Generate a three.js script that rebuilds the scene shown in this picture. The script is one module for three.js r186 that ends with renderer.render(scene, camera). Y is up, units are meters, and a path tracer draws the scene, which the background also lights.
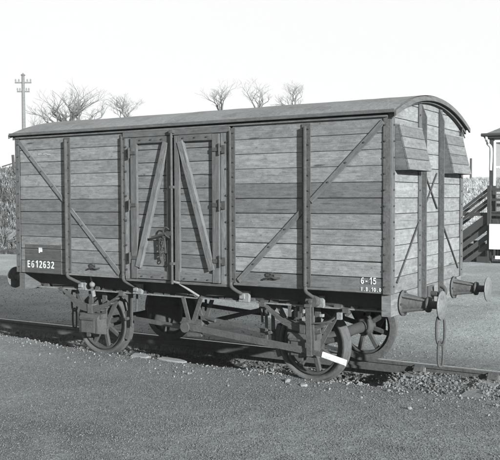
import * as THREE from 'three';
import { mergeGeometries } from 'three/addons/utils/BufferGeometryUtils.js';
import { FontLoader } from 'three/addons/loaders/FontLoader.js';
import { TextGeometry } from 'three/addons/geometries/TextGeometry.js';

// ---------------------------------------------------------------- camera, sky, sun, exposure
const scene = new THREE.Scene();
const camera = new THREE.PerspectiveCamera(31.72, 1024 / 942, 0.1, 900);
const CAM = new THREE.Vector3(5.7217, 2.0595, 8.8917);
const FWD = new THREE.Vector3(-0.521801, -0.038575, -0.852195);
const RGT = new THREE.Vector3(0.852906, -0.004187, -0.522047);
camera.position.copy(CAM);
camera.up.set(-0.01657, 0.999247, -0.035085);
camera.lookAt(CAM.clone().add(FWD));

let seed = 20240;
const rnd = () => { seed = (seed * 1664525 + 1013904223) >>> 0; return seed / 4294967296; };
const rr = (a, b) => a + (b - a) * rnd();
const hash = (x, y, s) => { let h = Math.imul(x, 374761393) ^ Math.imul(y, 668265263) ^ Math.imul(s, 2246822519); h = Math.imul(h ^ (h >>> 13), 1274126177); return ((h ^ (h >>> 16)) >>> 0) / 4294967296; };
const mod = (a, n) => ((a % n) + n) % n;
function vn(x, y, px, py, s) {                                    // value noise that tiles after px, py cells
  const xi = Math.floor(x), yi = Math.floor(y), u = x - xi, v = y - yi, a = u * u * (3 - 2 * u), b = v * v * (3 - 2 * v);
  const x0 = mod(xi, px), x1 = mod(xi + 1, px), y0 = mod(yi, py), y1 = mod(yi + 1, py);
  const p = hash(x0, y0, s), q = hash(x1, y0, s), r = hash(x0, y1, s), t = hash(x1, y1, s);
  return p + (q - p) * a + (r - p) * b + (p - q - r + t) * a * b;
}
const fbm = (x, y, px, py, s, n = 4) => { let f = 0, a = 0.5, k = 1; for (let i = 0; i < n; i++) { f += a * vn(x * k, y * k, px * k, py * k, s + i); a *= 0.5; k *= 2; } return f / (1 - Math.pow(0.5, n)); };
const sm = (a, b, x) => { const t = Math.min(1, Math.max(0, (x - a) / (b - a))); return t * t * (3 - 2 * t); };

{ // a bright, thin, even winter overcast: one computed sky
  const w = 256, h = 128, d = new Float32Array(w * h * 4);
  for (let j = 0; j < h; j++) for (let i = 0; i < w; i++) {
    const n = fbm(i / w * 8, j / h * 4, 8, 4, 5, 4), v = 0.299 + 0.012 * (n - 0.5), k = (j * w + i) * 4;
    d[k] = v; d[k + 1] = v * 1.003; d[k + 2] = v * 1.006; d[k + 3] = 1;
  }
  const t = new THREE.DataTexture(d, w, h, THREE.RGBAFormat, THREE.FloatType);
  t.mapping = THREE.EquirectangularReflectionMapping; t.magFilter = t.minFilter = THREE.LinearFilter; t.needsUpdate = true;
  scene.background = t; scene.environment = t;
}
const sun = new THREE.DirectionalLight(0xffffff, 5);
sun.position.set(1, 0.29, 0.52).multiplyScalar(60);
sun.castShadow = true; sun.shadow.radius = 1.6; sun.shadow.mapSize.set(4096, 4096);
Object.assign(sun.shadow.camera, { left: -40, right: 40, top: 30, bottom: -30, near: 1, far: 200 });
scene.add(sun); scene.add(sun.target);

const renderer = new THREE.WebGLRenderer({ antialias: true });
renderer.setSize(1024, 942);
renderer.toneMapping = THREE.LinearToneMapping;
renderer.toneMappingExposure = 3.2;
renderer.shadowMap.enabled = true;
scene.fog = new THREE.FogExp2(new THREE.Color(0.95, 0.95, 0.95), 0.0005);

// ---------------------------------------------------------------- textures and materials (a grey world)
const enc = (v) => { v = Math.min(1, Math.max(0, v)); return Math.round(255 * (v <= 0.0031308 ? v * 12.92 : 1.055 * Math.pow(v, 1 / 2.4) - 0.055)); };
function tex(w, h, tile, fn, colour = true) {                     // fn(i, j) in 0..1 linear; tile = [metres, metres]
  const d = new Uint8Array(w * h * 4);
  for (let j = 0; j < h; j++) for (let i = 0; i < w; i++) { const v = fn(i, j), k = (j * w + i) * 4, e = colour ? enc(v) : Math.round(255 * Math.min(1, Math.max(0, v))); d[k] = d[k + 1] = d[k + 2] = e; d[k + 3] = 255; }
  const t = new THREE.DataTexture(d, w, h); t.wrapS = t.wrapT = THREE.RepeatWrapping; t.magFilter = THREE.LinearFilter; t.minFilter = THREE.LinearMipmapLinearFilter; t.generateMipmaps = true;
  if (colour) t.colorSpace = THREE.SRGBColorSpace; t.repeat.set(1 / tile[0], 1 / tile[1]); t.needsUpdate = true; return t;
}
const G = (v) => new THREE.Color().setRGB(v * 0.94, v, v * 1.0);
const mat = (v, o = {}) => new THREE.MeshStandardMaterial({ color: G(v), roughness: 0.9, metalness: 0, ...o });

// weathered painted boards: grain, checks, flaked paint
const KNOTS = []; for (let k = 0; k < 34; k++) KNOTS.push([rr(0.02, 0.98), rr(0.03, 0.97), rr(0.008, 0.022)]);
const WW = 1024, WH = 512, woodF = new Float32Array(WW * WH), woodB = new Float32Array(WW * WH);
{
  for (let j = 0; j < WH; j++) for (let i = 0; i < WW; i++) {
    const x = i / WW, y = j / WH, wob = (fbm(x * 6, y * 6, 6, 6, 40, 3) - 0.5) * 0.02;
    const g1 = vn(x * 12, (y + wob) * 110, 12, 110, 1), g2 = vn(x * 40, (y + wob) * 256, 40, 256, 2), g3 = fbm(x * 70, y * 50, 70, 50, 9, 3);
    const flake = sm(0.54, 0.58, fbm(x * 30, y * 40, 30, 40, 13, 5)), big = fbm(x * 7, y * 5, 7, 5, 21, 3);
    const ck = vn(x * 5, (y + wob) * 80, 5, 80, 31), crack = sm(0.93, 0.975, ck) * sm(0.45, 0.6, vn(x * 9, y * 7, 9, 7, 33));
    let v = 0.62 + 0.12 * (g1 - 0.5) + 0.15 * (g2 - 0.5) + 0.32 * (g3 - 0.5) + 0.22 * (big - 0.5) + 0.11 * flake + 0.34 * (hash(i, j, 78) - 0.5) - 0.45 * crack;
    for (const [kx, ky, kr] of KNOTS) { const d = Math.hypot((x - kx) * 3.2, (y - ky) * 1.2 * 1.6); if (d < kr) v -= 0.3 * sm(kr, kr * 0.3, d); }
    const sp = hash(i >> 1, j, 77); if (sp > 0.992) v -= 0.2;
    woodF[j * WW + i] = Math.max(0.1, v); woodB[j * WW + i] = 0.6 + 0.3 * (g2 - 0.5) + 0.2 * (g1 - 0.5) - 0.5 * crack - 0.15 * flake;
  }
}
const woodMap = tex(WW, WH, [3.2, 1.2], (i, j) => woodF[j * WW + i]);
const woodBump = tex(WW, WH, [3.2, 1.2], (i, j) => woodB[j * WW + i], false);
const wood = (v, o = {}) => mat(v, { map: woodMap, bumpMap: woodBump, bumpScale: 0.004, roughness: 0.92, ...o });
// rusty, chipped painted iron
const ironMap = tex(512, 512, [0.9, 0.9], (i, j) => { const x = i / 512, y = j / 512; return 0.6 + 0.3 * (fbm(x * 12, y * 12, 12, 12, 3, 5) - 0.5) + 0.10 * sm(0.55, 0.62, fbm(x * 20, y * 20, 20, 20, 8, 4)) + 0.25 * (hash(i, j, 17) - 0.5) - 0.12 * sm(0.6, 0.7, vn(x * 60, y * 60, 60, 60, 6)); });
const ironBump = tex(512, 512, [0.9, 0.9], (i, j) => fbm(i / 512 * 40, j / 512 * 40, 40, 40, 5, 3), false);
const iron = (v, o = {}) => mat(v, { map: ironMap, bumpMap: ironBump, bumpScale: 0.003, roughness: 0.82, ...o });
// roof canvas
const roofMap = tex(1024, 1024, [3.4, 3.4], (i, j) => { const x = i / 1024, y = j / 1024; return 0.62 + 0.45 * (fbm(x * 6, y * 6, 6, 6, 51, 5) - 0.5) + 0.5 * (hash(i, j, 4) - 0.5) * 0.5 + 0.25 * (fbm(x * 90, y * 90, 90, 90, 52, 2) - 0.5) - 0.15 * sm(0.62, 0.68, fbm(x * 10, y * 10, 10, 10, 57, 4)); });
const roofBump = tex(512, 512, [1.7, 1.7], (i, j) => fbm(i / 512 * 64, j / 512 * 64, 64, 64, 12, 3), false);
// gritty yard surface
const NY = 2048, yard = new Float32Array(NY * NY), yardB = new Float32Array(NY * NY);
for (let j = 0; j < NY; j++) for (let i = 0; i < NY; i++) {
  const x = i / NY, y = j / NY;
  const a = vn(x * 900, y * 900, 900, 900, 61), b = vn(x * 470, y * 470, 470, 470, 62), c = vn(x * 210, y * 210, 210, 210, 63), d = fbm(x * 10, y * 10, 10, 10, 64, 4);
  const chip = sm(0.80, 0.92, b) * 0.5 + sm(0.86, 0.95, a) * 0.6;
  yard[j * NY + i] = 0.50 + 0.42 * (a - 0.5) + 0.34 * (b - 0.5) + 0.2 * (c - 0.5) + 0.30 * (d - 0.5) + 0.4 * chip - 0.2 * sm(0.7, 0.9, vn(x * 700, y * 700, 700, 700, 66));
  yardB[j * NY + i] = 0.45 * a + 0.4 * b + 0.3 * c;
}
const yardMap = tex(NY, NY, [7.3, 7.3], (i, j) => yard[j * NY + i]);
const yardBump = tex(NY, NY, [7.3, 7.3], (i, j) => yardB[j * NY + i], false);

const M = {
  roof: mat(0.125, { map: roofMap, bumpMap: roofBump, bumpScale: 0.006 }),
  roofEdge: wood(0.11),
  frame: wood(0.072), brace: wood(0.1), dark: wood(0.06), lining: mat(0.05),
  ironBody: iron(0.074), ironDark: iron(0.04), ironBlack: iron(0.03), ironPale: iron(0.17), ironMid: iron(0.052), bolt: iron(0.03, { roughness: 0.6 }),
  tyre: iron(0.06, { roughness: 0.85 }), white: wood(0.6, { bumpScale: 0.001 }), letter: wood(0.5, { bumpScale: 0.001 }),
  buffer: iron(0.062), bufferFace: iron(0.16, { roughness: 0.55, metalness: 0.3 }),
  railTop: iron(0.34, { roughness: 0.35, metalness: 0.6 }), rail: iron(0.055), sleeper: wood(0.14),
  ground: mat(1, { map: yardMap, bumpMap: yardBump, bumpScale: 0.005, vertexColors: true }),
  bed: mat(1, { map: yardMap, bumpMap: yardBump, bumpScale: 0.03, vertexColors: true }),
  stone: mat(0.085), stonePale: mat(0.13), stoneDark: mat(0.07),
  creosote: wood(0.022), creosoteB: wood(0.032), boxWall: wood(0.2), slate: wood(0.11), whiteWood: mat(0.7), glass: new THREE.MeshPhysicalMaterial({ color: 0xffffff, transmission: 1, roughness: 0.05, thickness: 0 }),
  bark: mat(0.06), twig: mat(0.07), pole: wood(0.12), porcelain: mat(0.06, { roughness: 0.4 }), grass: mat(0.21, { side: THREE.DoubleSide }), grassHazed: mat(0.36, { side: THREE.DoubleSide }), grassDark: mat(0.05, { side: THREE.DoubleSide }),
};
const tones = [0.070, 0.092, 0.118, 0.142, 0.162, 0.182].map((v) => wood(v));     // side boards, differently weathered
const sunlitEndTones = [0.125, 0.142, 0.155, 0.17].map((v) => wood(v));                // end boards, made paler: sunlight on the end put into the colour

// ---------------------------------------------------------------- helpers
const names = {};
function numbered(n) { const k = names[n] = (names[n] ?? -1) + 1; return k ? `${n}_${String(k).padStart(3, '0')}` : n; }
function tag(o, label, category, group, kind) { o.userData = {}; if (label) o.userData.label = label; if (category) o.userData.category = category; if (group) o.userData.group = group; if (kind) o.userData.kind = kind; return o; }
function thing(name, label, category, pos = [0, 0, 0], group) { const o = new THREE.Group(); o.name = numbered(name); o.position.set(...pos); scene.add(o); return tag(o, label, category, group); }
function part(name, parent) { const o = new THREE.Group(); o.name = name; parent.add(o); return o; }
const flat = (g) => { const q = g.index ? g.toNonIndexed() : g; for (const k of Object.keys(q.attributes)) if (!['position', 'normal', 'uv'].includes(k)) q.deleteAttribute(k); return q; };
function metreUV(g, ou = rnd() * 9, ov = rnd() * 9) {              // uv in metres, by the way each face points; grain runs along local x
  g = flat(g); const p = g.attributes.position, uv = new Float32Array(p.count * 2), a = new THREE.Vector3(), b = new THREE.Vector3(), c = new THREE.Vector3();
  for (let i = 0; i < p.count; i += 3) {
    a.fromBufferAttribute(p, i); b.fromBufferAttribute(p, i + 1); c.fromBufferAttribute(p, i + 2);
    const n = b.clone().sub(a).cross(c.clone().sub(a)), ax = Math.abs(n.x), ay = Math.abs(n.y), az = Math.abs(n.z);
    for (const [k, q] of [[i, a], [i + 1, b], [i + 2, c]]) {
      if (az >= ax && az >= ay) { uv[k * 2] = q.x + ou; uv[k * 2 + 1] = q.y + ov; } else if (ay >= ax) { uv[k * 2] = q.x + ou; uv[k * 2 + 1] = q.z + ov; } else { uv[k * 2] = q.z + ou; uv[k * 2 + 1] = q.y + ov; }
    }
  }
  g.setAttribute('uv', new THREE.BufferAttribute(uv, 2)); return g;
}
function mesh(name, geo, m, parent = scene) {
  const g = Array.isArray(geo) ? (geo.length > 1 ? mergeGeometries(geo.map(flat)) : geo[0]) : geo;
  const o = new THREE.Mesh(g, m); o.name = parent === scene ? numbered(name) : name; o.castShadow = o.receiveShadow = true; parent.add(o); if (name === 'bolts' || name === 'chain') o.userData.kind = 'stuff'; return o;
}
const V = (x, y, z) => new THREE.Vector3(x, y, z);
function prism(profile, len, axis = 'x') {                         // convex outline in (y, z) run along x
  const P = [], n = profile.length, h = len / 2, q = (x, p) => P.push(x, p[0], p[1]);
  for (let i = 0; i < n; i++) { const a = profile[i], b = profile[(i + 1) % n]; q(-h, a); q(h, b); q(h, a); q(-h, a); q(-h, b); q(h, b); }
  for (let i = 1; i < n - 1; i++) { q(-h, profile[0]); q(-h, profile[i + 1]); q(-h, profile[i]); q(h, profile[0]); q(h, profile[i]); q(h, profile[i + 1]); }
  const g = new THREE.BufferGeometry(); g.setAttribute('position', new THREE.Float32BufferAttribute(P, 3)); g.computeVertexNormals(); return metreUV(g);
}
function board(len, hgt, th, ch = 0.005) {                         // chamfered board: length x, height y, thickness z
  const a = hgt / 2, b = th / 2;
  return prism([[-a, -b], [-a, b - ch], [-a + ch, b], [a - ch, b], [a, b - ch], [a, -b]].reverse(), len);
}
const box = (w, h, d, x = 0, y = 0, z = 0) => metreUV(new THREE.BoxGeometry(w, h, d)).translate(x, y, z);
function barG(a, b, w, th, face = V(0, 0, 1), ch = 0.003) {        // flat bar from a to b, broad side facing "face"
  const d = b.clone().sub(a), L = d.length(), x = d.normalize(), z = face.clone().sub(x.clone().multiplyScalar(face.dot(x))).normalize(), y = z.clone().cross(x), m = new THREE.Matrix4().makeBasis(x, y, z);
  m.setPosition(a.clone().add(b).multiplyScalar(0.5)); const A = w / 2, B = th / 2, c = Math.min(ch, A / 2, B / 2);
  return prism([[-A, -B + c], [-A, B - c], [-A + c, B], [A - c, B], [A, B - c], [A, -B + c], [A - c, -B], [-A + c, -B]].reverse(), L).applyMatrix4(m);
}
function rodG(a, b, r, r2 = r, n = 10) { const d = b.clone().sub(a), g = new THREE.CylinderGeometry(r2, r, d.length(), n); g.applyQuaternion(new THREE.Quaternion().setFromUnitVectors(V(0, 1, 0), d.clone().normalize())); const c = a.clone().add(b).multiplyScalar(0.5); return metreUV(g).translate(c.x, c.y, c.z); }
const tubeG = (pts, r, n = 8, seg = 24, closed = false) => flat(new THREE.TubeGeometry(new THREE.CatmullRomCurve3(pts, closed), seg, r, n, closed));
const latheX = (pts, n = 24) => metreUV(new THREE.LatheGeometry(pts.map(([r, x]) => new THREE.Vector2(r, x)), n)).rotateZ(-Math.PI / 2);   // (radius, x)
const latheZ = (pts, n = 32) => metreUV(new THREE.LatheGeometry(pts.map(([r, z]) => new THREE.Vector2(r, z)), n)).rotateX(Math.PI / 2);    // (radius, z)
const bolt = (x, y, z, face = 'z', r = 0.011) => { const g = flat(new THREE.CylinderGeometry(r * 0.8, r, 0.014, 6)); if (face === 'z') g.rotateX(Math.PI / 2); else if (face === '-z') g.rotateX(-Math.PI / 2); else if (face === 'x') g.rotateZ(-Math.PI / 2); else if (face === '-x') g.rotateZ(Math.PI / 2); return g.translate(x, y, z); };
function spot(px, depth, y = 0) { const d = FWD.clone().addScaledVector(RGT, (px - 250) / 809.55), p = CAM.clone().addScaledVector(d, depth); return V(p.x, y, p.z); }   // where a feature of the place stands
const depthOf = (x, z) => ((x - CAM.x) * -0.5222 + (z - CAM.z) * -0.8528), sideOf = (x, z) => ((x - CAM.x) * 0.8528 + (z - CAM.z) * -0.5222);

// ---------------------------------------------------------------- ground
const n2 = (x, z, f, s) => vn(x * f + 500, z * f + 500, 4096, 4096, s);
const edgeZ = (x) => 0.70 + 0.05 * (n2(x, 3, 1.7, 71) - 0.5) - 0.17 * (1 - sm(-3.4, -2.2, x)) + 0.03 * (n2(x, 9, 9, 72) - 0.5);
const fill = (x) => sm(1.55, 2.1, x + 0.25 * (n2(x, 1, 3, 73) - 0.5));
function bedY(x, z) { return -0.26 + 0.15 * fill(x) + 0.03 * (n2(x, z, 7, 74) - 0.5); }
function bankY(x, z) {
  const t = depthOf(x, z), s = sideOf(x, z), r = t > 0 ? s / t : 0, k = sm(-0.15, 0.1, r), t0 = 32 + 14 * k, t1 = t0 + 11 + 30 * k;
  const b = (3.5 + 0.6 * k) * sm(t0, t1, t); return b + (b > 0.02 ? 0.35 * (n2(x, z, 0.35, 75) - 0.5) * Math.min(1, b) : 0);
}
function groundY(x, z) {
  let y;
  if (z > -0.98) {
    const e = edgeZ(x), k = sm(e - 0.05, e + 0.01, z), yardY = 0.018 + 0.022 * (n2(x, z, 0.9, 76) - 0.5) + 0.014 * (n2(x, z, 6, 77) - 0.5) - 0.02 * sm(1.5, 4, z);
    y = (bedY(x, z) - 0.02) * (1 - k) + yardY * k;
    const b = sm(-0.98, -0.86, z); y = y * b + (-0.03) * (1 - b);
  } else y = -0.03 + 0.03 * (n2(x, z, 0.5, 78) - 0.5) * sm(0, 3, -0.98 - z) + 0.012 * (n2(x, z, 5, 79) - 0.5);
  return y + bankY(x, z);
}
{
  const axis = (segs) => { const a = []; for (const [from, to, step] of segs) for (let v = from; v < to - 1e-6; v += step) a.push(v); a.push(segs[segs.length - 1][1]); return a; };
  const X = axis([[-420, -120, 20], [-120, -50, 4], [-50, -8, 1], [-8, 8, 0.08], [8, 20, 0.6], [20, 60, 4], [60, 420, 24]]);
  const Z = axis([[-560, -140, 20], [-140, -60, 4], [-60, -12, 1], [-12, -1.2, 0.25], [-1.2, -0.8, 0.04], [-0.8, 0.4, 0.1], [0.4, 0.85, 0.025], [0.85, 2, 0.07], [2, 5, 0.1], [5, 9, 0.4], [9, 60, 3]]);
  const P = [], C = [], U = [], I = [];
  for (const z of Z) for (const x of X) {
    P.push(x, groundY(x, z), z); U.push(x, z);
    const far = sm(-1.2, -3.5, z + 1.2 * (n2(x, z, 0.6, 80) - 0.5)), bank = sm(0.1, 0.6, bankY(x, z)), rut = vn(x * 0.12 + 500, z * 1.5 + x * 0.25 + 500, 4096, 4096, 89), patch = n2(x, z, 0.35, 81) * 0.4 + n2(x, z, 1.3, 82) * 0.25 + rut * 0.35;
    let v = 0.158 * (0.62 + 0.76 * patch) * (1 - 0.35 * sm(0.74, 0.8, n2(x, z, 1.1, 86) * 0.7 + n2(x, z, 5, 87) * 0.3)); v += 0.115 * far * (0.6 + 0.8 * patch);  // yard beyond the track: pale gravel, with glancing light added into the colour
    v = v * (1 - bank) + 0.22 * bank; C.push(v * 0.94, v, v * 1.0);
  }
  const nx = X.length; for (let j = 0; j < Z.length - 1; j++) for (let i = 0; i < nx - 1; i++) { const a = j * nx + i; I.push(a, a + nx, a + 1, a + 1, a + nx, a + nx + 1); }
  const g = new THREE.BufferGeometry(); g.setAttribute('position', new THREE.Float32BufferAttribute(P, 3)); g.setAttribute('color', new THREE.Float32BufferAttribute(C, 3)); g.setAttribute('uv', new THREE.Float32BufferAttribute(U, 2)); g.setIndex(I); g.computeVertexNormals();
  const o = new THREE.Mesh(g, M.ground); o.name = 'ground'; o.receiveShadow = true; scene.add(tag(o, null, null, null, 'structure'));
}
{ // ash bed darkened with the van's shade in its colour; ballast beyond the right end
  const P = [], C = [], U = [], I = [], xs = [], zs = []; for (let x = -40; x < -7; x += 1) xs.push(x); for (let x = -7; x < 8; x += 0.07) xs.push(x); for (let x = 8; x <= 30; x += 1) xs.push(x); for (let z = -0.92; z <= 0.69; z += 0.07) zs.push(z);
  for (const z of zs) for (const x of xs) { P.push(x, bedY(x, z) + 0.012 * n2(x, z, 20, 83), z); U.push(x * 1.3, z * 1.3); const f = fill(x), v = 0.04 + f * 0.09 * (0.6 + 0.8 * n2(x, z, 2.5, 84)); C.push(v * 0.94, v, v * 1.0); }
  const nx = xs.length; for (let j = 0; j < zs.length - 1; j++) for (let i = 0; i < nx - 1; i++) { const a = j * nx + i; I.push(a, a + nx, a + 1, a + 1, a + nx, a + nx + 1); }
  const g = new THREE.BufferGeometry(); g.setAttribute('position', new THREE.Float32BufferAttribute(P, 3)); g.setAttribute('color', new THREE.Float32BufferAttribute(C, 3)); g.setAttribute('uv', new THREE.Float32BufferAttribute(U, 2)); g.setIndex(I); g.computeVertexNormals();
  const o = new THREE.Mesh(g, M.bed); o.name = 'track_bed'; o.receiveShadow = true; scene.add(tag(o, null, null, null, 'structure'));
}
// ---------------------------------------------------------------- track
{
  const t = new THREE.Group(); t.name = 'railway_track'; scene.add(tag(t, 'single railway track with sunken near rail running under the goods van', null, null, 'structure'));
  for (const s of [-1, 1]) {
    const z = s * 0.7525, prof = [[0, 0.027], [-0.01, 0.035], [-0.04, 0.033], [-0.05, 0.01], [-0.1, 0.01], [-0.112, 0.033], [-0.145, 0.033]], full = [...prof, ...prof.slice().reverse().map(([y, w]) => [y, -w])];
    const r = mesh('rail', (() => { const sh = new THREE.Shape(full.map(([y, w]) => new THREE.Vector2(w, y))); return metreUV(new THREE.ExtrudeGeometry(sh, { depth: 52, bevelEnabled: false, steps: 1 }).rotateY(Math.PI / 2).translate(-34, 0, z)); })(), M.rail, t);
    mesh('running_surface', box(52, 0.003, 0.046, -8, 0.0016, z), M.railTop, r);
  }
  for (let k = -14; k < 12; k++) {
    if (k < 0 && k > -9) continue;                                   // buried in ash under and beside the van
    const x = 2.3 + k * 0.91 + (k > -3 && k < 3 ? 0 : rr(-0.03, 0.03)), up = k >= 0 ? 0.006 : -0.09;
    const g = board(1.56, 0.25, 0.1, 0.012); g.rotateX(-Math.PI / 2).rotateY(Math.PI / 2); mesh('sleeper', g.rotateY(rr(-0.02, 0.02)).translate(x, -0.145 + up, -0.13), M.sleeper, t);
    for (const s of [-1]) {
      const c = part('rail_chair', t), z = s * 0.7525;
      mesh('base', box(0.19, 0.035, 0.34, x, -0.128 + 0, z), M.rail, c);
      for (const q of [-1, 1]) mesh('jaw', prism([[-0.055, 0], [0.045, 0], [0.03, 0.03], [-0.055, 0.09]], 0.12).scale(1, 1, q).translate(x, -0.056, z + q * 0.034), M.rail, c);
      mesh('key', box(0.16, 0.05, 0.03, x, -0.06, z + 0.052), M.sleeper, c);
      for (const q of [-1, 1]) mesh('bolt', rodG(V(x + 0.05 * q, -0.12, z + 0.13), V(x + 0.05 * q, -0.07, z + 0.13), 0.016, 0.014, 6), M.rail, c);
    }
  }
}
// ---------------------------------------------------------------- the goods van
const van = thing('goods_van', 'weathered planked railway goods van with arched roof and double side doors', 'railway wagon');
const HL = 2.67, HW = 1.21, HB = 1.08, RH = 0.1636;
const arc = (z) => 3.165 - (3.22 - Math.sqrt(3.22 * 3.22 - z * z));   // underside of the roof
mesh('inner_shell', [box(5.26, 1.72, 2.34, 0, HB + 0.88, 0), box(5.26, 0.14, 1.9, 0, 2.89, 0)], M.lining, van);
// side boards (door openings left free); tone by row as they have weathered
const rowR = [1, 5, 5, 4, 3, 1, 1, 4, 5, 4, 3], rowL = [2, 2, 3, 1, 1, 1, 3, 4, 3, 4, 3];
for (const s of [1, -1]) for (const h of [-1, 1]) for (let k = 0; k < 11; k++) {
  const y0 = HB + k * RH, len = 1.80, hgt = RH - (rnd() > 0.85 ? rr(0.008, 0.012) : rr(0.003, 0.007));
  const g = board(len, hgt, 0.03, rr(0.003, 0.006)); if (s < 0) g.rotateY(Math.PI);
  mesh('plank', g.rotateZ(rr(-0.0016, 0.0016)).translate(h * 1.695, y0 + RH / 2, s * (HW - 0.015 + rr(-0.003, 0.002))), tones[(h > 0 ? rowR : rowL)[k]], van);
}
// end boards, cut to the arch
for (const s of [1, -1]) for (let k = 0; k < 13; k++) {
  const y0 = HB + k * RH + 0.003, y1 = HB + (k + 1) * RH - 0.003, up = [];
  for (let z = -1.195; z <= 1.1951; z += 0.0995) up.push([z, Math.min(y1, arc(z) - 0.012)]);
  const top = up.filter(([, y]) => y > y0 + 0.008); if (top.length < 2) continue;
  const sh = new THREE.Shape(); sh.moveTo(top[0][0], y0); sh.lineTo(top[top.length - 1][0], y0); for (let i = top.length - 1; i >= 0; i--) sh.lineTo(top[i][0], top[i][1]);
  const g = new THREE.ExtrudeGeometry(sh, { depth: 0.024, bevelEnabled: true, bevelThickness: 0.003, bevelSize: 0.003, bevelSegments: 1, bevelOffset: -0.003, curveSegments: 1 });
  mesh('plank', metreUV(g).rotateY(s * Math.PI / 2).translate(s * (HL - 0.03 + rr(-0.002, 0.002)), 0, 0), s > 0 ? sunlitEndTones[[0, 2, 3, 2, 1, 2, 3, 2, 3, 3, 2, 3, 3][k]] : tones[k % 6], van);
}
// roof
{
  const R = part('roof', van), prof = (r0) => { const a = []; for (let i = 0; i <= 28; i++) { const z = 1.262 - i * (2.524 / 28); a.push([z, 3.165 + r0 - (3.22 - Math.sqrt(3.22 * 3.22 - z * z))]); } return a; };
  const sheet = (r0, r1, x0, x1, wz = 1) => { const sh = new THREE.Shape(), o = prof(r1), i = prof(r0); sh.moveTo(o[0][0] * wz, o[0][1]); for (const [z, y] of o.slice(1)) sh.lineTo(z * wz, y); for (const [z, y] of i.slice().reverse()) sh.lineTo(z * wz, y); return metreUV(new THREE.ExtrudeGeometry(sh, { depth: x1 - x0, bevelEnabled: false, steps: 1 }).rotateY(Math.PI / 2).translate(x0, 0, 0)); };
  // canvas top with smooth shading and slight sag between the roof sticks
  const g = new THREE.PlaneGeometry(1, 1, 90, 28), p = g.attributes.position, u = g.attributes.uv;
  for (let i = 0; i < p.count; i++) { const a = p.getX(i) + 0.5, b = p.getY(i) + 0.5, x = -2.735 + 5.47 * a, z = 1.275 - 2.55 * b, ed = Math.min(1, Math.min(a, 1 - a) * 30) * Math.min(1, Math.min(b, 1 - b) * 12); p.setXYZ(i, x, 3.165 + 0.030 - (3.22 - Math.sqrt(3.22 * 3.22 - z * z)) + ed * (0.008 * (n2(x, z, 1.8, 91) - 0.5) + 0.005 * (n2(x, z, 6, 92) - 0.5)), z); u.setXY(i, x, z); }
  g.computeVertexNormals(); mesh('canvas', g, M.roof, R);
  mesh('roof_boards', sheet(0.002, 0.022, -2.73, 2.73), M.roofEdge, R);
  for (const s of [1, -1]) { mesh('end_trim', sheet(-0.03, 0.02, s > 0 ? 2.736 : -2.756, s > 0 ? 2.756 : -2.736, 1.004), M.frame, R); mesh('end_arch', sheet(-0.05, 0.0, s > 0 ? 2.672 : -2.712, s > 0 ? 2.712 : -2.672, 0.975), M.frame, R); }
  for (const s of [1, -1]) { mesh('eave_strip', box(5.47, 0.034, 0.026, 0, 2.930, s * 1.264), M.frame, R); mesh('rain_strip', box(5.3, 0.022, 0.03, 0, 2.886, s * 1.224), M.brace, R); }
}
// corner irons
for (const s of [1, -1]) for (const e of [1, -1]) {
  const c = mesh('corner_iron', [box(0.076, 1.80, 0.012, e * (HL - 0.030), 1.985, s * (HW + 0.007)), box(0.012, 1.80, 0.10, e * (HL + 0.008), 1.985, s * (HW - 0.05))], M.ironBody, van), b = [];
  for (let k = 0; k < 11; k++) { b.push(bolt(e * (HL - 0.048), HB + (k + 0.5) * RH, s * (HW + 0.017), s > 0 ? 'z' : '-z')); b.push(bolt(e * (HL + 0.018), HB + (k + 0.5) * RH, s * (HW - 0.065), e > 0 ? 'x' : '-x')); }
  mesh('bolts', b, M.bolt, c);
}
// T-iron side stanchions, cranked in to the sole bar at the foot
function stanchion(x, s, wide, web, side = 0) {
  const z0 = HW + 0.002, g = [], d = web;
  g.push(box(wide, 1.735, 0.012, x + side, 1.985, s * (z0 + 0.006)));
  g.push(box(0.014, 1.70, d, x, 1.975, s * (z0 + 0.012 + d / 2)));
  const st = mesh('stanchion', g, M.ironMid, van), q = [V(x, 1.125, s * (z0 + d * 0.7)), V(x, 1.07, s * (z0 + d * 0.55)), V(x + 0.005, 1.025, s * (1.16)), V(x + 0.01, 0.985, s * 1.07), V(x + 0.01, 0.955, s * 1.0)];
  const c = tubeG(q, 0.021, 7, 16); mesh('cranked_foot', c, M.ironMid, st);
  mesh('foot_plate', [box(0.13, 0.125, 0.05, x + 0.03, 0.935, s * 0.985), box(0.06, 0.06, 0.03, x + 0.02, 0.94, s * 1.02)], M.ironPale, st);  // paler iron here: sun striking the feet is put into the colour
  const b = []; for (let k = 0; k < 11; k++) b.push(bolt(x + wide * 0.3 + side, HB + (k + 0.5) * RH, s * (z0 + 0.016), s > 0 ? 'z' : '-z'));
  mesh('bolts', b, M.bolt, st);
}
for (const s of [1, -1]) { stanchion(-1.728, s, 0.10, 0.045); stanchion(1.728, s, 0.10, 0.045); stanchion(-0.80, s, 0.075, 0.03); stanchion(0.775, s, 0.085, 0.026, 0.012); }
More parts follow.
